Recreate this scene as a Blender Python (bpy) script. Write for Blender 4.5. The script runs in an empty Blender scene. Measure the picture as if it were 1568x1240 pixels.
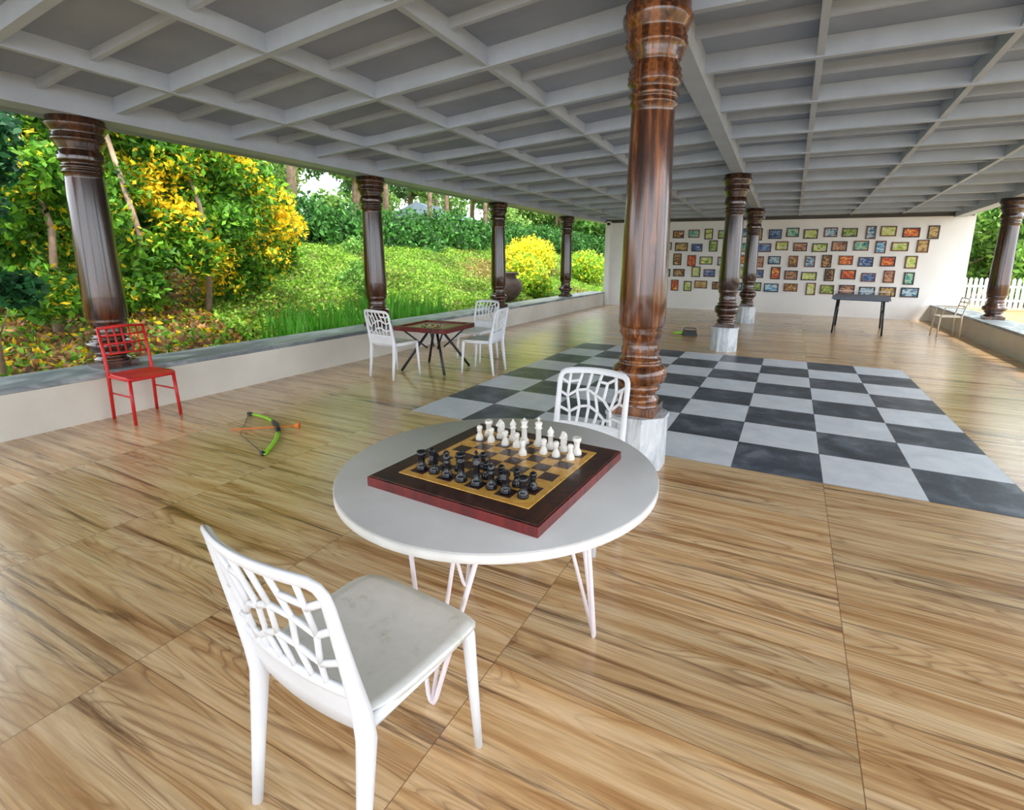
import bpy, bmesh, math, random
import numpy as np
from mathutils import Vector, Matrix
random.seed(7); rng=np.random.default_rng(7)
SC=bpy.context.scene
try: SC.view_settings.view_transform='Standard'
except Exception: pass

# ---------------------------------------------------------------- materials
def lin(r,g,b):
    f=lambda c:(c/255/12.92) if c/255<=.04045 else ((c/255+.055)/1.055)**2.4
    return (f(r),f(g),f(b),1)
class NT:
    def __init__(s,name):
        s.m=bpy.data.materials.new(name); s.m.use_nodes=True; s.t=s.m.node_tree; s.b=s.t.nodes['Principled BSDF']; s.o=s.t.nodes['Material Output']
        s.x=s.n('ShaderNodeTexCoord').outputs['Object']
    def n(s,ty,**k):
        nd=s.t.nodes.new(ty)
        for a,v in k.items(): setattr(nd,a,v)
        return nd
    def l(s,a,b): s.t.links.new(a,b)
    def inp(s,nd,key,v):
        if isinstance(v,bpy.types.NodeSocket): s.l(v,nd.inputs[key])
        else: nd.inputs[key].default_value=v
    def math(s,op,a,b=None,c=None,clamp=False):
        nd=s.n('ShaderNodeMath',operation=op); nd.use_clamp=clamp
        s.inp(nd,0,a)
        if b is not None: s.inp(nd,1,b)
        if c is not None: s.inp(nd,2,c)
        return nd.outputs[0]
    def map(s,vec,scale=(1,1,1),loc=(0,0,0)):
        nd=s.n('ShaderNodeMapping'); s.l(vec,nd.inputs[0]); nd.inputs['Scale'].default_value=scale; nd.inputs['Location'].default_value=loc; return nd.outputs[0]
    def noise(s,vec,scale=5,detail=4,rough=.55,dist=0):
        nd=s.n('ShaderNodeTexNoise'); s.l(vec,nd.inputs['Vector']); nd.inputs['Scale'].default_value=scale; nd.inputs['Detail'].default_value=detail; nd.inputs['Roughness'].default_value=rough; nd.inputs['Distortion'].default_value=dist; return nd.outputs['Fac']
    def ramp(s,fac,stops,interp='LINEAR'):
        nd=s.n('ShaderNodeValToRGB'); s.l(fac,nd.inputs[0]); cr=nd.color_ramp; cr.interpolation=interp
        while len(cr.elements)<len(stops): cr.elements.new(.5)
        for e,(p,c) in zip(cr.elements,stops): e.position=p; e.color=c
        return nd.outputs[0]
    def mix(s,fac,a,b,blend='MIX'):
        nd=s.n('ShaderNodeMix',data_type='RGBA',blend_type=blend); s.inp(nd,0,fac); s.inp(nd,6,a); s.inp(nd,7,b); return nd.outputs[2]
    def bump(s,h,strength=.2,dist=.01):
        nd=s.n('ShaderNodeBump'); s.l(h,nd.inputs['Height']); nd.inputs['Strength'].default_value=strength; nd.inputs['Distance'].default_value=dist; s.l(nd.outputs[0],s.b.inputs['Normal'])
    def set(s,col=None,rough=None,metal=None,coat=None,spec=None,coatr=None):
        if col is not None: s.inp(s.b,'Base Color',col)
        if rough is not None: s.inp(s.b,'Roughness',rough)
        if metal is not None: s.inp(s.b,'Metallic',metal)
        if coat is not None: s.inp(s.b,'Coat Weight',coat)
        if coatr is not None: s.inp(s.b,'Coat Roughness',coatr)
        if spec is not None: s.inp(s.b,'Specular IOR Level',spec)
        return s.m
def plain(name,c,rough=.5,var=.08,scale=6,**k):
    q=NT(name); f=q.noise(q.x,scale,3)
    d=tuple(max(0,v*(1-var*2)) for v in c[:3])+(1,); e=tuple(min(1,v*(1+var)) for v in c[:3])+(1,)
    return q.set(q.ramp(f,[(.3,d),(.7,e)]),rough,**k)

BX,BY=-3.265,3.82
def m_floor():
    q=NT('wood_look_floor_tiles'); sp=q.n('ShaderNodeSeparateXYZ'); q.l(q.x,sp.inputs[0])
    tx=q.math('DIVIDE',q.math('SUBTRACT',sp.outputs[0],BX),1.2); ty=q.math('DIVIDE',q.math('SUBTRACT',sp.outputs[1],BY),.6)
    ix=q.math('FLOOR',tx); iy=q.math('FLOOR',ty); fx=q.math('FRACT',tx); fy=q.math('FRACT',ty)
    cm=q.n('ShaderNodeCombineXYZ'); q.l(ix,cm.inputs[0]); q.l(iy,cm.inputs[1])
    wn=q.n('ShaderNodeTexWhiteNoise',noise_dimensions='3D'); q.l(cm.outputs[0],wn.inputs[0])
    off=q.n('ShaderNodeVectorMath',operation='SCALE'); q.l(wn.outputs['Color'],off.inputs[0]); off.inputs['Scale'].default_value=7.0
    add=q.n('ShaderNodeVectorMath',operation='ADD'); q.l(q.x,add.inputs[0]); q.l(off.outputs[0],add.inputs[1]); v=add.outputs[0]
    g1=q.noise(q.map(v,(.44,4.6,1)),1.1,2,.45,.8)
    g2=q.noise(q.map(v,(1.6,34,1)),2.0,4,.6,.3)
    g3=q.noise(q.map(v,(.36,8,1)),1.7,6,.62,.6)
    rg=q.math('FRACT',q.math('MULTIPLY',q.math('ADD',g1,q.math('MULTIPLY',g2,.012)),21.0))
    rings=q.ramp(rg,[(0,(.95,.95,.95,1)),(.16,(.4,.4,.4,1)),(.45,(0,0,0,1)),(.9,(.25,.25,.25,1)),(1,(.95,.95,.95,1))])
    c1=q.ramp(g3,[(.26,lin(136,94,56)),(.38,lin(198,152,100)),(.49,lin(230,192,142)),(.62,lin(242,212,168)),(.76,lin(202,156,104))])
    area=q.noise(q.map(v,(.5,2.2,1),(9,2,0)),1.3,2,.5,.5)
    ringamt=q.ramp(area,[(.40,(.15,.15,.15,1)),(.60,(.7,.7,.7,1))])
    mul=q.n('ShaderNodeMath',operation='MULTIPLY'); q.l(rings,mul.inputs[0]); q.l(ringamt,mul.inputs[1])
    c2=q.mix(mul.outputs[0],c1,lin(134,88,48))
    c3=q.mix(q.ramp(g2,[(.42,(0,0,0,1)),(.78,(.5,.5,.5,1))]),c2,lin(168,120,74))
    st=q.noise(q.map(v,(.30,7.5,1),(3,5,0)),1.5,6,.66,1.4)
    c4=q.mix(q.ramp(st,[(.555,(0,0,0,1)),(.62,(.5,.5,.5,1)),(.69,(.94,.94,.94,1))]),c3,lin(88,52,26))
    tint=q.ramp(wn.outputs['Value'],[(0,(.84,.85,.84,1)),(1,(1.06,1.04,1.01,1))])
    c5=q.mix(1.0,c4,tint,'MULTIPLY')
    ex=q.math('MINIMUM',fx,q.math('SUBTRACT',1.0,fx)); ey=q.math('MINIMUM',fy,q.math('SUBTRACT',1.0,fy))
    j=q.math('MAXIMUM',q.math('LESS_THAN',ex,.0016),q.math('LESS_THAN',ey,.0026))
    c6=q.mix(q.math('MULTIPLY',j,.7),c5,lin(98,70,44))
    r=q.math('ADD',q.math('MULTIPLY',g2,.14),.18)
    q.bump(q.math('SUBTRACT',q.math('MULTIPLY',g2,.3),j),.15,.004)
    return q.set(c6,r,spec=.65,coat=.45,coatr=.24)
def m_check():
    q=NT('checker_vinyl'); sp=q.n('ShaderNodeSeparateXYZ'); q.l(q.x,sp.inputs[0])
    ix=q.math('FLOOR',q.math('DIVIDE',sp.outputs[0],.6)); iy=q.math('FLOOR',q.math('DIVIDE',sp.outputs[1],.6))
    k=q.math('MODULO',q.math('ADD',ix,iy),2.0)
    n1=q.noise(q.x,4,8,.65,.5); n2=q.noise(q.x,1.2,3)
    w=q.ramp(n1,[(.3,lin(206,212,220)),(.7,lin(230,234,240))])
    d=q.ramp(n1,[(.3,lin(50,56,66)),(.5,lin(74,82,94)),(.68,lin(116,124,136))])
    c=q.mix(q.math('GREATER_THAN',k,.5),w,d)
    fx=q.math('FRACT',q.math('DIVIDE',sp.outputs[0],.6)); fy=q.math('FRACT',q.math('DIVIDE',sp.outputs[1],.6))
    ex=q.math('MINIMUM',fx,q.math('SUBTRACT',1.0,fx)); ey=q.math('MINIMUM',fy,q.math('SUBTRACT',1.0,fy))
    j=q.math('LESS_THAN',q.math('MINIMUM',ex,ey),.004)
    c=q.mix(q.math('MULTIPLY',j,.6),c,lin(60,60,62))
    return q.set(c,q.math('ADD',q.math('MULTIPLY',n2,.2),.27),spec=.45)
def m_wood(name,dark,mid,light,rough=.22,coat=.6):
    q=NT(name); f=q.noise(q.map(q.x,(9,9,.55)),2.0,6,.62,.8); f2=q.noise(q.map(q.x,(40,40,1.2)),2,3)
    c=q.ramp(f,[(.32,dark),(.5,mid),(.64,light),(.74,mid)]); c=q.mix(q.ramp(f2,[(.45,(0,0,0,1)),(.8,(.6,.6,.6,1))]),c,dark)
    q.bump(f,.15,.003)
    return q.set(c,rough,coat=coat,coatr=.12)
def m_marble(name,a,b,c,rough=.35,sc=(3,3,3)):
    q=NT(name); v=q.map(q.x,sc); f=q.noise(v,1.6,9,.65,1.6)
    return q.set(q.ramp(f,[(.3,a),(.5,b),(.66,c),(.75,b)]),rough)
FLOOR=m_floor(); CHECK=m_check()
WOOD=m_wood('varnished_rosewood',lin(34,16,9),lin(92,50,26),lin(156,96,50))
WOOD_SHADED=m_wood('shaded_varnished_rosewood',lin(22,12,8),lin(54,29,17),lin(92,54,30))  # same rosewood, with the shade of backlit columns put into a darker colour
WHITEPL=plain('white_plastic',lin(228,230,234),.38,.04,5)
def m_dirtyplastic():
    q=NT('weathered_white_plastic'); f=q.noise(q.x,11,8,.7,.6); g=q.noise(q.x,4,3)
    c=q.ramp(f,[(.28,lin(194,193,178)),(.42,lin(222,223,218)),(.7,lin(232,232,230))]); c=q.mix(q.ramp(g,[(.62,(0,0,0,1)),(.74,(.4,.4,.4,1))]),c,lin(184,176,148))
    return q.set(c,.4)
SEATPL=m_dirtyplastic()
REDPL=plain('red_painted_metal',lin(206,36,32),.4,.1,8)
PLASTER=NT('painted_plaster'); 
_f=PLASTER.noise(PLASTER.x,1.2,6); PLASTER=PLASTER.set(PLASTER.ramp(_f,[(.3,lin(206,200,188)),(.7,lin(226,221,208))]),.85)
WALLW=NT('white_wall_paint'); _f=WALLW.noise(WALLW.x,.8,6); WALLW=WALLW.set(WALLW.ramp(_f,[(.3,lin(228,225,220)),(.7,lin(240,238,234))]),.8)
SLAB=m_marble('grey_stone_slab',lin(84,92,96),lin(122,130,134),lin(172,180,182),.4,(2,.8,2))
MARB=m_marble('white_marble',lin(150,158,164),lin(205,211,216),lin(228,231,234),.3,(5,5,1.5))
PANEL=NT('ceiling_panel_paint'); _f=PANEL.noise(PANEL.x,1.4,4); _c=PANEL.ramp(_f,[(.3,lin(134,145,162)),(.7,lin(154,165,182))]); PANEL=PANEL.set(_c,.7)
BEAM=plain('beam_grey_paint',lin(174,184,198),.5,.05,3)
BEAMD=plain('beam_dark_paint',lin(70,66,62),.6,.1,3)
TTOP=NT('table_top_laminate'); _f=TTOP.noise(TTOP.x,3,8,.6); TTOP=TTOP.set(TTOP.ramp(_f,[(.3,lin(190,189,188)),(.7,lin(208,207,206))]),.42)
TEDGE=plain('table_edge_white',lin(232,230,226),.5,.05,12)
LEGW=plain('leg_white_enamel',lin(236,226,230),.35,.03,5)
FRAMEW=m_wood('chess_frame_wood',lin(30,14,10),lin(60,30,20),lin(92,48,32),.3,.3)
REDW=m_wood('red_lacquer_wood',lin(60,10,10),lin(104,20,18),lin(126,32,26),.35,.3)
MAPLE=m_wood('maple_inlay',lin(210,150,60),lin(236,182,84),lin(246,200,104),.3,.3)
WALNUT=m_wood('walnut_inlay',lin(44,24,16),lin(66,36,22),lin(86,50,30),.3,.3)
PWHITE=plain('ivory_piece',lin(236,232,224),.3,.05,20)
PBLACK=plain('black_piece',lin(24,26,34),.22,.1,20)
BLACKM=plain('black_metal',lin(30,34,38),.4,.1,10)
DKBLUE=plain('dark_blue_table_top',lin(84,98,120),.4,.05,5)
CARROM=plain('carrom_ply',lin(206,176,140),.35,.06,6)
GREENP=plain('lime_plastic',lin(150,220,30),.35,.05,8)
ORANGE=plain('orange_foam',lin(224,112,30),.6,.05,8)
TAN=plain('tan_plastic',lin(214,200,178),.45,.05,8)

# ---------------------------------------------------------------- mesh builder
class MB:
    def __init__(s): s.v=[]; s.f=[]; s.mi=[]; s.sm=[]; s.mats=[]
    def mat(s,m):
        if m not in s.mats: s.mats.append(m)
        return s.mats.index(m)
    def add(s,vs,fs,m,smooth=False,M=None):
        o=len(s.v); k=s.mat(m)
        if M is not None: vs=[tuple(M@Vector(v)) for v in vs]
        s.v+= [tuple(v) for v in vs]
        for f in fs: s.f.append(tuple(o+i for i in f)); s.mi.append(k); s.sm.append(smooth)
    def box(s,c,d,m,M=None,taper=1.0):
        x,y,z=c; a,b,h=d[0]/2,d[1]/2,d[2]/2; t=taper
        vs=[(x-a,y-b,z-h),(x+a,y-b,z-h),(x+a,y+b,z-h),(x-a,y+b,z-h),(x-a*t,y-b*t,z+h),(x+a*t,y-b*t,z+h),(x+a*t,y+b*t,z+h),(x-a*t,y+b*t,z+h)]
        s.add(vs,[(0,3,2,1),(4,5,6,7),(0,1,5,4),(1,2,6,5),(2,3,7,6),(3,0,4,7)],m,False,M)
    def lathe(s,prof,m,seg=24,c=(0,0,0),rot=0,smooth=True,M=None):
        vs=[];fs=[];n=len(prof)
        for r,z in prof:
            for k in range(seg):
                a=rot+2*math.pi*k/seg; vs.append((c[0]+r*math.cos(a),c[1]+r*math.sin(a),c[2]+z))
        for i in range(n-1):
            for k in range(seg): fs.append((i*seg+k,i*seg+(k+1)%seg,(i+1)*seg+(k+1)%seg,(i+1)*seg+k))
        fs.append(tuple(reversed(range(seg)))); fs.append(tuple((n-1)*seg+k for k in range(seg)))
        s.add(vs,fs,m,smooth,M)
    def tube(s,pts,rad,m,seg=8,M=None,flat=None,smooth=True):
        pts=[Vector(p) for p in pts]; n=len(pts)
        if not hasattr(rad,'__len__'): rad=[rad]*n
        vs=[];fs=[];ref=None
        for i,p in enumerate(pts):
            t=(pts[min(i+1,n-1)]-pts[max(i-1,0)]).normalized()
            if ref is None:
                ref=Vector((0,1,0)) if abs(t.y)<.8 else Vector((1,0,0))
            if flat is not None: ref=Vector(flat)
            b=(ref-t*ref.dot(t)).normalized(); a=b.cross(t); 
            if flat is None: ref=b
            r=rad[i]; ra,rb=(r if isinstance(r,tuple) else (r,r))
            for k in range(seg):
                w=2*math.pi*(k+.5)/seg; vs.append(p+a*ra*math.cos(w)+b*rb*math.sin(w))
        for i in range(n-1):
            for k in range(seg): fs.append((i*seg+k,i*seg+(k+1)%seg,(i+1)*seg+(k+1)%seg,(i+1)*seg+k))
        fs.append(tuple(reversed(range(seg)))); fs.append(tuple((n-1)*seg+k for k in range(seg)))
        s.add(vs,fs,m,smooth,M)
    def beam(s,p0,p1,w,h,m):
        p0=Vector(p0);p1=Vector(p1); t=Vector((p1.x-p0.x,p1.y-p0.y,0)).normalized(); a=Vector((-t.y,t.x,0))*w/2; u=Vector((0,0,h))
        vs=[p0-a,p0+a,p0+a+u,p0-a+u,p1-a,p1+a,p1+a+u,p1-a+u]
        s.add(vs,[(0,1,2,3),(7,6,5,4),(0,4,5,1),(1,5,6,2),(2,6,7,3),(3,7,4,0)],m)
    def mesh(s,name):
        me=bpy.data.meshes.new(name); me.from_pydata(s.v,[],s.f)
        for m in s.mats: me.materials.append(m)
        me.polygons.foreach_set('material_index',s.mi); me.polygons.foreach_set('use_smooth',s.sm); 
        bm=bmesh.new(); bm.from_mesh(me); bmesh.ops.recalc_face_normals(bm,faces=bm.faces); bm.to_mesh(me); bm.free()
        me.update(); return me
    def obj(s,name,loc=(0,0,0),rz=0,bevel=0):
        return put(s.mesh(name),name,loc,rz,bevel)
def put(me,name,loc=(0,0,0),rz=0,bevel=0,scale=None):
    o=bpy.data.objects.new(name,me); SC.collection.objects.link(o); o.location=loc; o.rotation_euler=(0,0,rz)
    if scale: o.scale=scale
    if bevel:
        b=o.modifiers.new('bevel','BEVEL'); b.width=bevel; b.segments=2; b.limit_method='ANGLE'; b.angle_limit=math.radians(50)
    return o

# ---------------------------------------------------------------- shell
XL,XR,YD,YN=-5.58,3.35,16.5,-5.0
m=MB(); m.box(((XL+XR)/2,(YD+YN)/2,-.06),(XR-XL,YD-YN,.12),FLOOR); m.obj('floor')
m=MB(); m.box((2.4,2.4,.0015),(4.8,4.8,.003),CHECK); m.obj('giant_floor_chessboard',(BX,BY,0))
def lerp(x,xs,ys): return float(np.interp(x,xs,ys))
def zc(Y): return lerp(Y,[-6,3.59,9.12,13.6,16.6],[3.42,3.07,2.84,2.71,2.66])
ZE=2.66
def zb(X,Y):
    if X>=-.93: return zc(Y)
    return ZE+(zc(Y)-ZE)*(X+5.6)/(4.67)
m=MB(); m.box((XL-.26,(YD+YN)/2,.19),(.52,YD-YN,.38),PLASTER); m.obj('wall_left')
m=MB(); m.box((XL-.27,(YD+YN)/2,.405),(.58,YD-YN,.05),SLAB); m.obj('trim_left',bevel=.008)
m=MB(); m.box((XR+.24,(YD+YN)/2,.19),(.48,YD-YN,.38),PLASTER); m.obj('wall_right')
m=MB(); m.box((XR+.23,(YD+YN)/2,.405),(.54,YD-YN,.05),SLAB); m.obj('trim_right',bevel=.008)
m=MB(); m.box((-.85,YD+.12,1.5),(9.6,.24,3.0),WALLW); m.obj('wall_back')
m=MB(); m.box((-5.5,YD-.07,1.35),(.12,.14,2.7),WALLW); m.box((-5.5,YD-.07,2.62),(.18,.14,.08),WALLW); m.obj('trim_corner',bevel=.006)
m=MB(); m.box((-.85,YD-.03,2.70),(9.5,.06,.09),BEAMD); m.obj('trim_back')
# ceiling
ys=[YN,3.59,9.12,13.6,YD+.3]
m=MB(); vs=[];fs=[]
xs=[-6.7,-5.6,-.93,4.3]
for Y in ys:
    for X in xs: vs.append((X,Y,(zb(X,Y) if X>-6 else ZE-.09)+.21))
n=len(vs)
vs+=[(x,y,z+.08) for x,y,z in vs]
for i in range(len(ys)-1):
    for j in range(3):
        a=i*4+j; fs.append((a,a+1,a+5,a+4)); fs.append((n+a,n+a+4,n+a+5,n+a+1))
m.add(vs,fs,PANEL)
def crossbeam(Y,w,h,dz,mm):
    m.beam((-5.75,Y,ZE+dz),(-.93,Y,zb(-.93,Y)+dz),w,h,mm); m.beam((-.93,Y,zb(-.93,Y)+dz),(3.6,Y,zc(Y)+dz),w,h,mm)
Y=2.78-1.09*7
while Y<YD-.1:
    crossbeam(Y,.06,.15,.06,BEAM)
    if Y+.545<YD: crossbeam(Y+.545,.038,.09,.125,BEAM)
    Y+=1.09
for X in (-4.78,-3.57,-2.38,.03,1.26,2.42):
    for a,b in zip(ys[:-1],ys[1:]): m.beam((X,a,zb(X,a)+.07),(X,b,zb(X,b)+.07),.055,.14,BEAM)
for a,b in zip(ys[:-1],ys[1:]):
    m.beam((-.93,a,zc(a)),(-.93,b,zc(b)),.17,.22,BEAM)
    m.beam((-5.74,a,ZE),(-5.74,b,ZE),.26,.22,BEAM)
    m.beam((3.62,a,zc(a)-.04),(3.62,b,zc(b)-.04),.24,.25,BEAM)
m.obj('ceiling')
# ---------------------------------------------------------------- columns
def column(H,cap,base,ped,W):
    m=MB()
    z0=ped
    if ped>0:
        m.lathe([(.225,0),(.225,ped-.03),(.235,ped-.03),(.235,ped)],MARB,8,rot=math.pi/8,smooth=False)
    b=base/.65
    P=[(.150,0),(.150,.06),(.135,.075),(.150,.095),(.150,.115),(.125,.135),(.122,.16),(.15,.18),(.155,.20),(.14,.215),(.175,.235),(.192,.27),(.196,.30),(.188,.335),(.165,.36),(.14,.37),(.155,.385),(.155,.40),(.132,.41),(.135,.45),(.142,.47),(.13,.50),(.135,.55),(.15,.575),(.158,.60),(.15,.62),(.16,.64),(.165,.65)]
    pts=[(r,z*b) for r,z in P]
    sh0=base; sh1=H-ped-cap
    for t in (.15,.5,.85,.97): pts.append((.168-.026*t,sh0+.01+(sh1-sh0-.01)*t))
    c=cap/.62
    C=[(.142,0),(.155,.01),(.158,.03),(.145,.045),(.150,.06),(.165,.075),(.150,.09),(.145,.12),(.16,.135),(.175,.155),(.165,.175),(.175,.19),(.165,.205),(.17,.23),(.155,.25),(.15,.28),(.165,.295),(.16,.31),(.175,.325),(.17,.34),(.19,.36),(.20,.385),(.185,.40),(.195,.42),(.182,.44),(.195,.47),(.21,.50),(.222,.53),(.222,.55),(.205,.565),(.205,.62)]
    pts+=[(r,sh1+z*c) for r,z in C]
    m.box((0,0,z0+.03),(.30,.30,.06),W)
    m.lathe(pts,W,32,c=(0,0,z0))
    return m.mesh('wooden_column')
cm=column(ZE-.43+.004,.47,.48,0,WOOD_SHADED)
for Yc in [-1.1,2.54,6.12,9.9,13.7]: put(cm,'wooden_column',(-5.84,Yc,.43))
for Yc in (-2.0,3.59,9.12,13.59):
    put(column(zc(Yc)+.003,.60,.65,.40,WOOD if Yc<4 else WOOD_SHADED),'wooden_column',(-.93,Yc,0.003 if Yc<9 and Yc>3.8 else 0.0))
for Yc in (1.5,5.3,9.1,12.85): put(column(zc(Yc)-.04-.43+.004,.47,.48,0,WOOD_SHADED),'wooden_column',(3.6,Yc,.43))

# ---------------------------------------------------------------- pictures
def art(name,cols,seed):
    q=NT(name); f=q.noise(q.map(q.x,(6,5,10),(seed,0,seed*2)),1.3,5,.6,1.2)
    st=[(.3+.4*i/(len(cols)-1),lin(*c)) for i,c in enumerate(cols)]
    return q.set(q.ramp(f,st,'LINEAR'),.5)
ARTS=[art('painting_sea',[(20,60,110),(60,140,190),(190,220,220),(230,200,120)],1),art('painting_forest',[(20,60,30),(70,130,50),(190,190,80),(110,180,210)],4),
 art('painting_sunset',[(60,30,50),(180,50,30),(225,130,50),(240,205,110)],7),art('painting_portrait',[(40,30,30),(120,70,50),(210,160,120),(120,40,40)],11),
 art('painting_meadow',[(50,110,40),(150,180,60),(235,225,150),(90,150,210)],15),art('painting_night',[(16,24,60),(40,70,120),(120,150,190),(220,190,130)],19),
 art('painting_teal',[(10,70,80),(40,150,150),(180,210,160),(200,90,50)],23),art('painting_village',[(70,50,30),(150,110,60),(210,180,110),(60,110,60)],27),
 art('painting_lake',[(24,50,70),(70,120,150),(200,215,220),(90,130,70)],31),art('painting_still_life',[(30,20,24),(80,44,30),(190,140,60),(230,220,200)],37)]
FR1=plain('picture_frame_dark',lin(36,28,25),.4); FR2=plain('picture_frame_brown',lin(104,54,30),.4)
m=MB(); last=None
for r in range(5):
    z=2.28-.385*r; X=-3.75+.12*(r%2)
    while X<3.15:
        vert=random.random()<.30; w,h=(.22,.31) if vert else (.34,.225)
        w*=random.uniform(.86,1.06); h*=random.uniform(.90,1.06)
        zz=z+random.uniform(-.035,.035); fr=FR1 if random.random()<.72 else FR2
        for a,b,c,d in ((-w/2,0,.028,h),(w/2,0,.028,h),(0,-h/2,w+.028,.028),(0,h/2,w+.028,.028)): m.box((X+a,YD-.014,zz+b),(c,.024,d),fr)
        ch=random.choice([a for a in ARTS if a is not last]); last=ch
        m.box((X,YD-.008,zz),(w-.01,.012,h-.01),ch)
        X+=w/2+.15+.15+random.uniform(-.02,.06)
m.obj('framed_paintings')

# ---------------------------------------------------------------- round table
TC=(-.908,1.542); TR=.58
m=MB(); m.lathe([(TR-.01,.702),(TR,.709),(TR,.736)],TEDGE,96); m.lathe([(TR,.736),(TR-.003,.740)],TTOP,96)
for ang in (28,262,145):
    a=math.radians(ang); er=Vector((math.cos(a),math.sin(a),0)); et=Vector((-math.sin(a),math.cos(a),0))
    foot=er*.375
    for sg in (-1,1):
        m.tube([er*.30+et*sg*.19+Vector((0,0,.706)),foot+et*sg*.018+Vector((0,0,.03)),foot+et*sg*.008+Vector((0,0,.009)),foot-et*sg*.004+Vector((0,0,.009))],.0085,LEGW,8)
    m.tube([er*.20+Vector((0,0,.706)),foot+Vector((0,0,.012))],.0075,LEGW,8)
m.obj('round_table',(TC[0],TC[1],0))

# chess board
S=.058
m=MB(); H=.032
m.box((0,0,H/2),(.66,.66,H),REDW); m.box((0,0,H+.002),(.648,.648,.004),FRAMEW)
m.box((0,0,H+.0045),(8*S+.05,8*S+.05,.003),MAPLE)
for i in range(8):
    for j in range(8):
        if (i+j)%2==0: m.box(((i-3.5)*S,(j-3.5)*S,H+.0062),(S,S,.0012),WALNUT)
BRZ=math.radians(-3); BC=(-.870,1.500,.7402)
m.obj('chess_board',BC,BRZ,bevel=.002)
def base_prof(r): return [(r,0),(r,.006),(r*.93,.010),(r*.95,.013),(r*.78,.018),(r*.55,.026)]
def piece(m,kind,M,mt):
    k=lambda p,s=16:m.lathe(p,mt,s,M=M)
    if kind=='p': k(base_prof(.0165)+[(.0075,.036),(.012,.039),(.0075,.042),(.0115,.047),(.0125,.052),(.010,.058),(.005,.061),(.001,.062)])
    if kind=='r': k(base_prof(.019)+[(.012,.05),(.016,.054),(.0165,.057),(.0165,.068),(.012,.068),(.012,.062),(.001,.062)])
    if kind=='b': k(base_prof(.019)+[(.009,.05),(.015,.054),(.009,.057),(.013,.066),(.0125,.073),(.006,.083),(.003,.086),(.0045,.089),(.001,.092)])
    if kind=='q': k(base_prof(.021)+[(.010,.065),(.016,.069),(.011,.072),(.012,.085),(.018,.096),(.012,.095),(.009,.099),(.005,.101),(.005,.104),(.001,.107)])
    if kind=='k':
        k(base_prof(.021)+[(.011,.070),(.017,.074),(.011,.078),(.015,.094),(.013,.098),(.004,.102),(.001,.103)])
        m.box((0,0,.110),(.005,.005,.018),mt,M=M); m.box((0,0,.112),(.014,.005,.005),mt,M=M)
    if kind=='n':
        k(base_prof(.019)+[(.013,.032),(.011,.034)])
        pr=[(-.012,.030),(.013,.030),(.010,.044),(.007,.050),(.017,.052),(.020,.057),(.016,.064),(.004,.074),(.000,.080),(-.003,.074),(-.012,.066),(-.016,.050)]
        vs=[(-.008,a,b) for a,b in pr]+[(.008,a,b) for a,b in pr]; n=len(pr)
        m.add(vs,[tuple(range(n)),tuple(reversed(range(n,2*n)))]+[(i,(i+1)%n,n+(i+1)%n,n+i) for i in range(n)],mt,False,M)
m=MB(); order='rnbqkbnr'
def at(i,j,s=0): return Matrix.Translation(((i-3.5)*S+random.uniform(-.004,.004),(j-3.5)*S+random.uniform(-.004,.004),0))@Matrix.Rotation(s+random.uniform(-.3,.3),4,'Z')@Matrix.Scale(.98,4)
for i in range(8):
    piece(m,order[i],at(i,0),PBLACK); piece(m,'p',at(i,1 if i not in (3,) else 2),PBLACK)
    piece(m,order[i],at(i,7,math.pi),PWHITE); piece(m,'p',at(i,6 if i not in (4,) else 5),PWHITE)
m.obj('chess_pieces',(BC[0],BC[1],BC[2]+H+.007),BRZ)

# ---------------------------------------------------------------- chairs
def seat_mesh(m,mt,w,d,z,cy=0,th=.02,n=14):
    vs=[];fs=[]
    def pt(i,j,off):
        u=-1+2*i/n; v=-1+2*j/n
        x=u*math.sqrt(1-.16*v*v*v*v*1.0) ; y=v*math.sqrt(1-.16*u*u*u*u)
        wd=w*(1+.05*v)
        dish=-.014*(1-u*u)*(1-v*v)-.012*max(0,v-.5)**2*4
        return (x*wd/2,cy+y*d/2,z+dish+off)
    for off in (0,-th):
        for i in range(n+1):
            for j in range(n+1): vs.append(pt(i,j,off))
    N=(n+1)*(n+1); I=lambda i,j:i*(n+1)+j
    for i in range(n):
        for j in range(n):
            fs.append((I(i,j),I(i+1,j),I(i+1,j+1),I(i,j+1))); fs.append((N+I(i,j),N+I(i,j+1),N+I(i+1,j+1),N+I(i+1,j)))
    bd=[I(i,0) for i in range(n)]+[I(n,j) for j in range(n)]+[I(i,n) for i in range(n,0,-1)]+[I(0,j) for j in range(n,0,-1)]
    for a,b in zip(bd,bd[1:]+bd[:1]): fs.append((a,N+a,N+b,b))
    m.add(vs,fs,mt,True)
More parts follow.
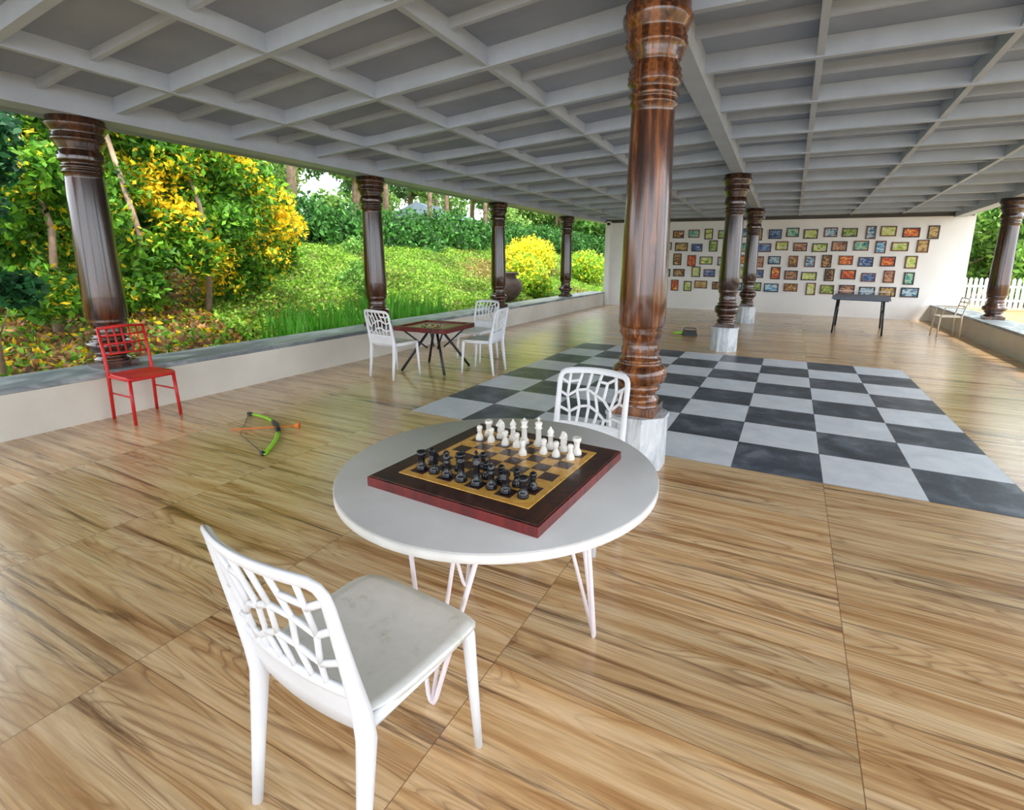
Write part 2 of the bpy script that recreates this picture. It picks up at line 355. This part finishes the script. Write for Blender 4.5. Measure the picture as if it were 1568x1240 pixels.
LAT=[[(-.62,.26),(-.55,.5),(-.68,.75),(-.6,1)],[(-.1,.26),(-.18,.45),(-.05,.68),(-.2,1)],[(.42,.26),(.38,.5),(.5,.72),(.38,1)],
 [(-.55,.5),(-.8,.62),(-1,.6)],[(-.68,.75),(-1,.88)],[(-.585,.40),(-1,.38)],[(-.55,.5),(-.32,.62),(-.05,.68)],[(-.32,.62),(-.38,.85),(-.62,.93)],[(-.38,.85),(-.13,.86)],
 [(-.18,.45),(-.4,.36),(-.60,.36)],[(-.18,.45),(.1,.52),(.38,.5)],[(.1,.52),(.2,.74)],[(-.05,.68),(.2,.74),(.5,.72)],[(.2,.74),(.1,1)],[(.38,.5),(.65,.42),(.62,.26)],[(.65,.42),(1,.5)],
 [(.5,.72),(.75,.64),(1,.72)],[(.75,.64),(.72,1)],[(.14,.26),(.1,.52)],[(-.8,.62),(-.84,.81)],[(.74,.82),(1,.9)],[(.45,.86),(.735,.84)],[(.65,.42),(.75,.64)],[(-.36,.26),(-.4,.36)]]
def plastic_chair():
    m=MB(); P=WHITEPL
    def S(u,v): 
        return Vector((u*(.205+.004*v),-.205-.085*v-.045*(1-u*u)*(.3+.7*v),.43+.41*v+.012*(1-u*u)*v))
    seat_mesh(m,SEATPL,.44,.42,.455)
    # each side: rear leg -> back post; the two posts and the top rail form one continuous hoop
    half=[(.208,-.250,0),(.205,-.228,.2),(.203,-.205,.40),tuple(S(1,.1)),tuple(S(1,.4)),tuple(S(1,.7)),tuple(S(1,.86)),tuple(S(.985,.93)),tuple(S(.94,.975)),tuple(S(.86,.997))]
    rr=[(.013,.014),(.017,.019),(.022,.026),(.021,.024),(.018,.018),(.016,.014),(.016,.012),(.016,.011),(.017,.0105),(.019,.010)]
    top=[tuple(S(.7-1.4*k/8,1.0)) for k in range(9)]
    hoop=half+top+[(-x,y,z) for x,y,z in reversed(half)]
    m.tube(hoop,rr+[(.020,.010)]*9+list(reversed(rr)),P,12)
    for sx in (-1,1):
        m.tube([(sx*.208,.205,0),(sx*.204,.190,.2),(sx*.197,.178,.40),(sx*.19,.17,.441)],[(.012,.012),(.015,.016),(.02,.02),(.02,.02)],P,10)
        m.tube([(sx*.20,-.20,.43),(sx*.206,0,.425),(sx*.20,.18,.427)],[(.01,.022),(.009,.016),(.01,.02)],P,8,flat=(0,0,1))
    m.tube([(-.195,.185,.425),(0,.197,.423),(.195,.185,.425)],[(.01,.02),(.009,.016),(.01,.02)],P,8,flat=(0,0,1))
    N=14
    m.tube([S(-1+2*k/N,.26) for k in range(N+1)],[(.009,.016)]*(N+1),P,10,flat=(0,0,1))
    vs=[];fs=[];nu,nv=14,3
    for off in (0,.012):
        for i in range(nu+1):
            for j in range(nv+1):
                u=-1+2*i/nu; v=-.02+.28*j/nv; q=S(u,v)
                vs.append((q.x,q.y+off-.006,q.z-(0.0 if j else .012*(1-u*u))))
    K=(nu+1)*(nv+1); I=lambda i,j:i*(nv+1)+j
    for i in range(nu):
        for j in range(nv): fs.append((I(i,j),I(i+1,j),I(i+1,j+1),I(i,j+1))); fs.append((K+I(i,j),K+I(i,j+1),K+I(i+1,j+1),K+I(i+1,j)))
    for i in range(nu): fs.append((I(i,0),K+I(i,0),K+I(i+1,0),I(i+1,0)))
    m.add(vs,fs,P,True)
    for pl in LAT:
        pp=[]
        for a,b in zip(pl[:-1],pl[1:]):
            for k in range(3): pp.append(S(a[0]+(b[0]-a[0])*k/3,a[1]+(b[1]-a[1])*k/3))
        pp.append(S(*pl[-1]))
        m.tube(pp,[(.0095,.0065)]*len(pp),P,6,flat=(0,1,0))
    return m.mesh('plastic_chair')
CH=plastic_chair()
put(CH,'plastic_chair',(-.965,.925,0),math.radians(-4.5),scale=(1.03,1,1.025))
put(CH,'plastic_chair',(-.98,2.46,0),math.radians(180))
put(CH,'plastic_chair',(-4.47,4.98,0),math.radians(-6))
put(CH,'plastic_chair',(-3.62,5.70,0),math.radians(98))
put(CH,'plastic_chair',(-4.15,6.38,0),math.radians(176))
def red_chair():
    m=MB(); P=REDPL
    seat_mesh(m,P,.40,.38,.43,.01,.018)
    for sx in (-1,1):
        m.tube([(sx*.18,-.19,0),(sx*.18,-.175,.42),(sx*.18,-.195,.62),(sx*.18,-.235,.84)],[.013,.015,.014,.012],P,10)
        m.tube([(sx*.19,.19,0),(sx*.18,.17,.42)],[.013,.015],P,10)
        m.tube([(sx*.18,-.18,.25),(sx*.185,.175,.25)],.008,P,8)
        m.tube([(sx*.18,-.17,.40),(sx*.18,.17,.40)],.012,P,8)
    m.tube([(-.18,-.235,.835),(0,-.245,.845),(.18,-.235,.835)],.014,P,10)
    def yb(z): return lerp(z,[.42,.62,.84],[-.175,-.195,-.235])
    for z in (.60,.69,.765): m.tube([(-.18,yb(z),z),(.18,yb(z),z)],.009,P,8)
    for x in (-.12,-.06,0,.06,.12): m.tube([(x,yb(.6),.60),(x,yb(.72),.72),(x,yb(.835),.835)],[(.007,.007)]*3,P,6)
    m.tube([(-.18,.172,.40),(.18,.172,.40)],.012,P,8); m.tube([(-.18,-.17,.40),(.18,-.17,.40)],.012,P,8)
    return m.mesh('red_chair')
put(red_chair(),'red_chair',(-5.32,2.51,0),math.radians(-90))
# carrom table
m=MB()
m.box((0,0,.575),(.74,.74,.03),CARROM)
for a,b,c,d in ((0,-.365,.78,.045),(0,.365,.78,.045),(-.37,0,.045,.70),(.37,0,.045,.70)): m.box((a,b,.585),(c,d,.06),REDW)
for sx in(-1,1):
    for sy in (-1,1):
        m.tube([(sx*.05,sy*.05,.555),(sx*.33,sy*.33,.012)],.018,BLACKM,8)
        m.tube([(sx*.30,sy*.30,.555),(sx*.08,sy*.08,.30)],.011,BLACKM,8)
m.box((0,0,.548),(.6,.06,.02),BLACKM); m.box((0,0,.546),(.06,.6,.02),BLACKM)
for a in (-.25,.25):
    m.box((a,0,.5906),(.008,.46,.001),REDW); m.box((0,a,.5906),(.46,.008,.001),REDW)
m.lathe([(.09,0),(.09,.001)],REDW,28,c=(0,0,.5902)); m.lathe([(.08,0),(.08,.001)],MAPLE,28,c=(0,0,.5908))
for k in range(14):
    a=random.uniform(0,6.28); r=random.uniform(0,.2); m.lathe([(.016,0),(.016,.008)],(PWHITE,PBLACK,REDW)[k%3],12,c=(r*math.cos(a),r*math.sin(a),.592))
m.obj('carrom_table',(-4.25,5.52,0),math.radians(5))
# far games table
m=MB()
m.box((0,0,.74),(1.05,1.7,.03),DKBLUE); m.box((0,0,.715),(.98,1.6,.02),BLACKM)
for sx in(-1,1):
    for sy in(-1,1): m.tube([(sx*.42,sy*.62,.71),(sx*.45,sy*.74,.0)],.02,BLACKM,8)
    m.tube([(sx*.43,-.66,.45),(sx*.43,.66,.45)],.01,BLACKM,8)
for sx in (-1,1): m.tube([(sx*.54,0,.72),(sx*.54,0,.87)],.008,BLACKM,8)
m.box((0,0,.865),(1.08,.006,.012),WHITEPL)
for k in range(28): m.box((-.53+k*.0393,0,.81),(.003,.002,.10),BLACKM)
for k in range(4): m.box((0,0,.77+k*.025),(1.08,.002,.003),BLACKM)
m.obj('table_tennis_table',(1.42,13.35,0),math.radians(-6))
# far chair
m=MB(); seat_mesh(m,TAN,.42,.42,.44)
for sx in (-1,1):
    m.tube([(sx*.19,-.20,0),(sx*.19,-.18,.43),(sx*.19,-.26,.82)],[.013,.016,.012],TAN,8); m.tube([(sx*.19,.19,0),(sx*.18,.17,.43)],[.012,.015],TAN,8)
    m.tube([(sx*.2,-.2,.62),(sx*.22,.12,.62),(sx*.19,.17,.44)],.012,TAN,8)
for z,y in ((.80,-.258),(.72,-.24),(.64,-.222)): m.tube([(-.19,y,z),(0,y-.02,z),(.19,y,z)],.012,TAN,8)
m.obj('garden_armchair',(2.95,13.1,0),math.radians(95))
# toy bow
m=MB()
A=Vector((-.54,.16,.012));B=Vector((.52,-.46,.012)); Cc=Vector((.04,.02,.02))
def q2(a,c,b,t): return a*(1-t)**2+c*2*t*(1-t)+b*t*t
ctrl=Cc*2-(A+B)*.5
pp=[q2(A,ctrl,B,k/14) for k in range(15)]
m.tube(pp[:6],[(.018,.008)]*6,GREENP,8,flat=(0,0,1)); m.tube(pp[9:],[(.018,.008)]*6,GREENP,8,flat=(0,0,1)); m.tube(pp[5:10],[.016,.022,.024,.022,.016],BLACKM,8)
m.tube([A,(A+B)/2+Vector((-.06,-.10,0)),B],.003,BLACKM,6)
m.tube([A-Vector((.01,.0,0)),A+Vector((.05,-.01,0))],.018,BLACKM,8); m.tube([B-Vector((.05,-.02,0)),B],.018,BLACKM,8)
m.tube([(-.24,-.22,.012),(.20,.06,.035)],.006,ORANGE,8); m.lathe([(.006,0),(.012,.02),(.03,.045),(.03,.05)],ORANGE,14,M=Matrix.Translation((.20,.06,.036))@Matrix.Rotation(math.radians(32),4,'Z')@Matrix.Rotation(math.radians(90),4,'Y'))
m.obj('toy_bow',(-4.0,2.83,0))
m=MB(); m.box((0,0,.05),(.30,.18,.10),BLACKM,taper=.8); m.tube([(-.13,0,.10),(-.1,0,.15),(.1,0,.15),(.13,0,.10)],.01,BLACKM,8); m.tube([(-.32,.03,.035),(-.14,.0,.05)],[.02,.03],GREENP,8)
m.obj('toy_case',(-1.75,10.6,0),.3,bevel=.01)

# ---------------------------------------------------------------- garden
def m_leaf(name,rough=.55):
    q=NT(name); at=q.n('ShaderNodeAttribute'); at.attribute_name='col'; q.set(at.outputs['Color'],rough,spec=.3)
    tr=q.n('ShaderNodeBsdfTranslucent'); q.l(at.outputs['Color'],tr.inputs['Color']); mx=q.n('ShaderNodeMixShader'); mx.inputs[0].default_value=.35
    q.l(q.b.outputs[0],mx.inputs[1]); q.l(tr.outputs[0],mx.inputs[2]); q.l(mx.outputs[0],q.o.inputs[0]); return q.m
LEAF=m_leaf('leaf_green'); BARK=plain('bark',lin(158,132,110),.9,.25,6)
def leafobj(name,pts,size,cols,upbias=.0,aspect=.5,extra=None):
    N=len(pts); a=rng.normal(size=(N,3)); a[:,2]-=upbias; a/=np.linalg.norm(a,axis=1)[:,None]
    b=rng.normal(size=(N,3)); b-=a*(a*b).sum(1)[:,None]; b/=np.linalg.norm(b,axis=1)[:,None]
    s=(size*rng.uniform(.6,1.3,N))[:,None]
    V=np.empty((N,4,3)); V[:,0]=pts-a*s; V[:,1]=pts+b*s*aspect; V[:,2]=pts+a*s; V[:,3]=pts-b*s*aspect
    V=V.reshape(-1,3); C=np.ones((N,4,4)); C[:,:,:3]=cols[:,None,:]; C=C.reshape(-1)
    ev,ef,mats=[],[],[LEAF]
    if extra: ev,ef=extra.v,extra.f; mats=[LEAF]+extra.mats
    nv=4*N
    me=bpy.data.meshes.new(name); allv=np.vstack([V,np.array(ev).reshape(-1,3)]) if ev else V
    me.vertices.add(len(allv)); me.vertices.foreach_set('co',allv.astype(np.float32).ravel())
    loops=np.arange(nv); st=np.arange(N)*4; tot=np.full(N,4)
    if ef:
        el=np.concatenate([np.array(f) for f in ef])+nv; et=np.array([len(f) for f in ef]); es=np.concatenate([[0],np.cumsum(et)[:-1]])+nv
        loops=np.concatenate([loops,el]); st=np.concatenate([st,es]); tot=np.concatenate([tot,et])
    me.loops.add(len(loops)); me.loops.foreach_set('vertex_index',loops.astype(np.int32)); me.polygons.add(len(st)); me.polygons.foreach_set('loop_start',st.astype(np.int32)); me.polygons.foreach_set('loop_total',tot.astype(np.int32))
    for mm in mats: me.materials.append(mm)
    mi=np.zeros(len(st),np.int32); mi[N:]=1; me.polygons.foreach_set('material_index',mi)
    me.update(calc_edges=True); ca=me.color_attributes.new('col','FLOAT_COLOR','POINT')
    buf=np.ones(len(allv)*4); buf[:nv*4]=C; ca.data.foreach_set('color',buf.astype(np.float32)); me.validate()
    o=bpy.data.objects.new(name,me); SC.collection.objects.link(o); return o
def gcols(N,c0,c1,pj=.25):
    a=np.array(lin(*c0)[:3]); b=np.array(lin(*c1)[:3]); t=rng.random(N)[:,None]; c=a*(1-t)+b*t
    return c*(1+pj*rng.normal(size=(N,1))).clip(.4,1.8)
def blob(c,r,n,shell=.35):
    d=rng.normal(size=(n,3)); d/=np.linalg.norm(d,axis=1)[:,None]
    rad=(1-shell*rng.random(n))[:,None]; return np.array(c)+d*rad*np.array(r)
def zg(X,Y):
    b=np.interp(-X,[6,7.3,9,12.5,15,30,60],[-.05,.1,.62,1.75,2.1,3.4,5.5])
    return b+.06*np.sin(X*2.1+Y*1.3)+.05*np.sin(Y*2.7-X)
def m_ground(name,a,b,c,sc=1.5):
    q=NT(name); f=q.noise(q.x,sc,9,.7,.5); return q.set(q.ramp(f,[(.35,a),(.5,b),(.65,c)]),.95)
BANK=m_ground('bank_soil',lin(96,72,50),lin(110,100,56),lin(84,118,44))
LAWN=m_ground('dry_lawn',lin(120,110,60),lin(150,128,88),lin(176,150,112))
gx=np.concatenate([np.arange(-60,-16,2.5),np.arange(-16,-6.0,.35),[-6.1]]); gy=np.arange(-14,75,.9)
vs=[(x,y,float(zg(x,y))) for x in gx for y in gy]; fs=[(i*len(gy)+j,(i+1)*len(gy)+j,(i+1)*len(gy)+j+1,i*len(gy)+j+1) for i in range(len(gx)-1) for j in range(len(gy)-1)]
m=MB(); m.add(vs,fs,BANK,True); m.obj('garden_bank')
m=MB(); m.box((30,30,-.1),(72.2,90,.1),LAWN); m.obj('garden_lawn')
N=120000; X=-rng.uniform(6.5,13,N); Yy=5.0+rng.random(N)**1.3*30; keep=(Yy>(-X)*.55+.5); X=X[keep];Yy=Yy[keep]
P=np.stack([X,Yy,zg(X,Yy)+rng.random(len(X))*.12],1)
c=gcols(len(X),(88,136,36),(164,198,74),.25); dk=(np.sin(X*2.3-Yy*.7)+np.sin(Yy*1.9+X*1.3)+rng.normal(size=len(X))*.6)>1.0; c[dk]*=.55
br=(np.sin(X*1.7)+np.sin(Yy*1.1+X)+np.sin(Yy*.45)+rng.normal(size=len(X))*.6)>1.4; c[br]=gcols(int(br.sum()),(120,104,60),(176,164,84),.2)
leafobj('ivy_ground_cover',P,.048,c,0)
L=[]; 
for y in np.arange(3,46,.9):
    for k in range(2): L.append(blob((-13.2-k*.9+rng.uniform(-.4,.4),y+rng.uniform(-.3,.3),2.05+k*.3+rng.uniform(-.25,.35)),(.95,.95,.7+.4*rng.random()),1100,.5))
P=np.vstack(L); P+=rng.normal(size=P.shape)*.06; leafobj('vine_hedge',P,.10,gcols(len(P),(24,66,24),(84,138,56),.35))
# flowering vine mass
L=[]
for y in np.arange(2.9,6.6,.45):
    for z in np.arange(1.0,5.4,.5):
        if z>3.8 and y>6.0: continue
        x=-8.7-.12*z+rng.uniform(-.6,.5)
        if z<1.5 and rng.random()<.4: continue
        L.append(blob((x,y+rng.uniform(-.2,.2),z),(.45,.38,.4),760,.5))
P=np.vstack(L); c=gcols(len(P),(30,84,20),(126,180,50),.32)
yel=(.9*np.sin(P[:,1]*3.6+P[:,2]*1.3)+.8*np.sin(P[:,2]*3.4-P[:,1]*2.7)+.7*np.sin(P[:,1]*7+P[:,2]*5)+.9*rng.normal(size=len(P)))>.6
yel&=(P[:,1]>4.0)|(rng.random(len(P))<.3); nf=int(yel.sum()); c[yel]=gcols(nf,(240,196,12),(255,228,60),.1)
sz=np.full(len(P),.06); sz[yel]=.048
t=MB()
for y in (3.2,4.2,5.2): t.tube([(-8.7,y,.3),(-8.6,y+.1,1.8),(-8.9,y,3.2)],[.05,.04,.03],BARK,8)
leafobj('yellow_flowering_vine',P,sz,c,.3,extra=t)
N=20000; X=-rng.uniform(6.6,10.5,N); Yy=rng.uniform(-1,7.0,N); P=np.stack([X,Yy,zg(X,Yy)+rng.random(N)*.08],1)
c=gcols(N,(104,66,38),(190,142,98),.25); g=rng.random(N)<.4; c[g]=gcols(g.sum(),(70,120,30),(140,190,60),.2); yv=rng.random(N)<.16; c[yv]=gcols(yv.sum(),(220,180,20),(240,210,40),.1)
leafobj('leaf_litter',P,.05,c)
# trees
def tree(name,x,y,H,cr,n,c0,c1,leaf=.13,nb=9,lo=.35,tr=.14):
    t=MB(); z0=float(zg(x,y)) if x<-6 else -.05
    t.tube([(x,y,z0-.2),(x+.1,y,z0+H*.4),(x+rng.uniform(-.3,.3),y+rng.uniform(-.3,.3),z0+H*.9)],[tr,tr*.8,tr*.3],BARK,10)
    L=[]
    for k in range(nb):
        a=rng.uniform(0,6.28); r=cr*rng.uniform(.2,.85); zz=z0+H*rng.uniform(lo,1.0); e=(x+r*math.cos(a),y+r*math.sin(a),zz)
        t.tube([(x,y,zz-.5-r*.3),e],[tr*.35,tr*.12],BARK,6); L.append(blob(e,(cr*.5,cr*.5,cr*.4),n//nb,.7))
    P=np.vstack(L); return leafobj(name,P,leaf,gcols(len(P),c0,c1,.3),extra=t)
for x,y in ((-11.2,4.4),(-12.0,5.8),(-12.8,7.2)): tree('shade_tree',x,y,6.8,1.8,14000,(18,64,20),(76,130,46),.10,14,.1)
for k in range(9):
    y=9.5+k*2.3+rng.uniform(-.8,.8); x=-15.6-rng.uniform(0,1.5)
    tree('eucalyptus_tree',x,y,rng.uniform(10,12),1.8,5000,(86,140,56),(176,206,112),.14,12,.38,.13)
for k in range(13):
    y=11+k*3.3+rng.uniform(-.8,.8); x=-19-rng.uniform(0,4)-k*.1
    tree('eucalyptus_tree',x,y,rng.uniform(6,10),2.0,5000,(96,150,60),(190,216,124),.15,12,.02,.13)
for k in range(14):
    y=12+k*4.0; x=-25-rng.uniform(0,6)
    tree('pine_tree',x,y,rng.uniform(11,14),2.6,5000,(60,110,56),(136,176,100),.22,12,.20,.24)
for k in range(7):
    tree('woodland_tree',-20+k*2.4+rng.uniform(-.6,.6),36+rng.uniform(-3,5),7.5,2.4,8000,(60,116,44),(140,186,84),.18,14,.08,.2)
for k in range(6):
    tree('woodland_tree',10+k*2.6,rng.uniform(27,36),rng.uniform(5,8),2.4,7000,(50,104,40),(126,170,76),.18,12,.05,.2)
for x,y in ((6.3,27.5),(8.2,26),(9.8,28.5),(7.4,31)): tree('woodland_tree',x,y,5.5,2.0,9000,(60,110,40),(140,180,80),.14,14,.12,.15)
tree('garden_sapling',-7.4,2.22,3.5,.5,9000,(16,58,34),(60,124,70),.05,18,.25,.03)
tree('garden_sapling',-8.2,8.2,1.5,.5,1800,(90,150,60),(160,200,100),.05,9,.3,.02)
def bush(name,x,y,z,r,n,yf,leaf=.07):
    P=blob((x,y,z),r,n,.6); P+=rng.normal(size=P.shape)*.1; c=gcols(n,(80,140,30),(170,200,60),.2); f=rng.random(n)<yf*(.4+.8*(P[:,2]-z+r[2])/(2*r[2])); c[f]=gcols(f.sum(),(235,200,20),(252,230,60),.08); leafobj(name,P,leaf,c)
bush('yellow_flower_bush',-9.8,19.2,1.5,(.8,1.7,.75),9000,.75)
bush('yellow_flower_bush',-8.9,17.2,1.0,(.6,1.0,.6),5000,.4)
bush('green_shrub',-8.6,22.5,1.1,(.9,1.6,.7),7000,.12)
bush('green_shrub',-7.9,15.8,.6,(.5,.8,.4),4000,.2)
t=MB(); 
BL=plain('blade_leaf_green',lin(110,190,56),.5,.2,3)
for k in range(520):
    y=rng.uniform(5.0,9.2); x=-6.5-rng.uniform(0,.6); h=rng.uniform(.45,.85); dx,dy=rng.normal(0,.12,2); z=float(zg(x,y)); w=.018
    vs=[(x,y-w,z),(x,y+w,z),(x+dx*.4,y+dy*.4+w,z+h*.6),(x+dx*.4,y+dy*.4-w,z+h*.6),(x+dx,y+dy,z+h)]
    t.add(vs,[(0,1,2,3),(3,2,4)],BL)
t.obj('lily_border')
TERR=plain('dark_terracotta',lin(92,74,66),.7,.2,6)
t=MB(); t.lathe([(.16,0),(.2,.04),(.12,.1),(.14,.14),(.36,.32),(.46,.52),(.42,.72),(.28,.84),(.26,.9),(.34,.95),(.34,.99),(.24,.98),(.22,.8)],TERR,28)
t.obj('garden_urn',(-7.5,13.2,.1))
ROOF=plain('pale_metal_roof',lin(170,186,206),.5,.05,3)
t=MB(); t.box((0,0,1.6),(4,5,3.2),WALLW); vs=[(-2.4,-2.9,3.1),(2.4,-2.9,3.1),(2.4,2.9,3.1),(-2.4,2.9,3.1),(0,-2.9,4.1),(0,2.9,4.1)]; t.add(vs,[(0,4,5,3),(1,2,5,4),(0,1,4),(3,5,2),(0,3,2,1)],ROOF)
t.obj('garden_house',(-21.5,28.5,.7),.2)
t=MB()
for k in range(110):
    X0=3.6+k*.14; t.box((X0,22,.5),(.09,.02,.95),WHITEPL); t.add([(X0-.045,21.99,.975),(X0+.045,21.99,.975),(X0,21.99,1.04),(X0-.045,22.01,.975),(X0+.045,22.01,.975),(X0,22.01,1.04)],[(0,1,2),(3,5,4),(0,2,5,3),(1,4,5,2)],WHITEPL)
t.box((11.2,22.03,.3),(15.4,.03,.07),WHITEPL); t.box((11.2,22.03,.75),(15.4,.03,.07),WHITEPL); t.obj('picket_fence')

# ---------------------------------------------------------------- light
w=bpy.data.worlds.new('sky'); SC.world=w; w.use_nodes=True; nt=w.node_tree; bg=nt.nodes['Background']
bg.inputs[0].default_value=(.86,.92,1.0,1); bg.inputs[1].default_value=5.0
sd=bpy.data.lights.new('sun','SUN'); sd.energy=4.5; sd.angle=.05; sd.color=(1,.95,.85); so=bpy.data.objects.new('sun',sd); SC.collection.objects.link(so)
so.rotation_euler=Vector((-.45,.35,-1)).to_track_quat('-Z','Y').to_euler()
# ---------------------------------------------------------------- camera
yaw,pitch,roll=.4561,.2040,.0111
F=Vector((-math.sin(yaw)*math.cos(pitch),math.cos(yaw)*math.cos(pitch),-math.sin(pitch)))
R0=Vector((math.cos(yaw),math.sin(yaw),0)); U0=R0.cross(F); R=R0*math.cos(roll)+U0*math.sin(roll); U=-R0*math.sin(roll)+U0*math.cos(roll)
cd=bpy.data.cameras.new('camera'); co=bpy.data.objects.new('camera',cd); SC.collection.objects.link(co)
M=Matrix((R,U,-F)).transposed().to_4x4(); M.translation=(0,0,1.4986); co.matrix_world=M
cd.sensor_width=36; cd.lens=36*779.47/1568; cd.shift_x=(784-822.65)/1568; cd.shift_y=(557.02-620)/1568; cd.clip_start=.05; cd.clip_end=300
SC.camera=co
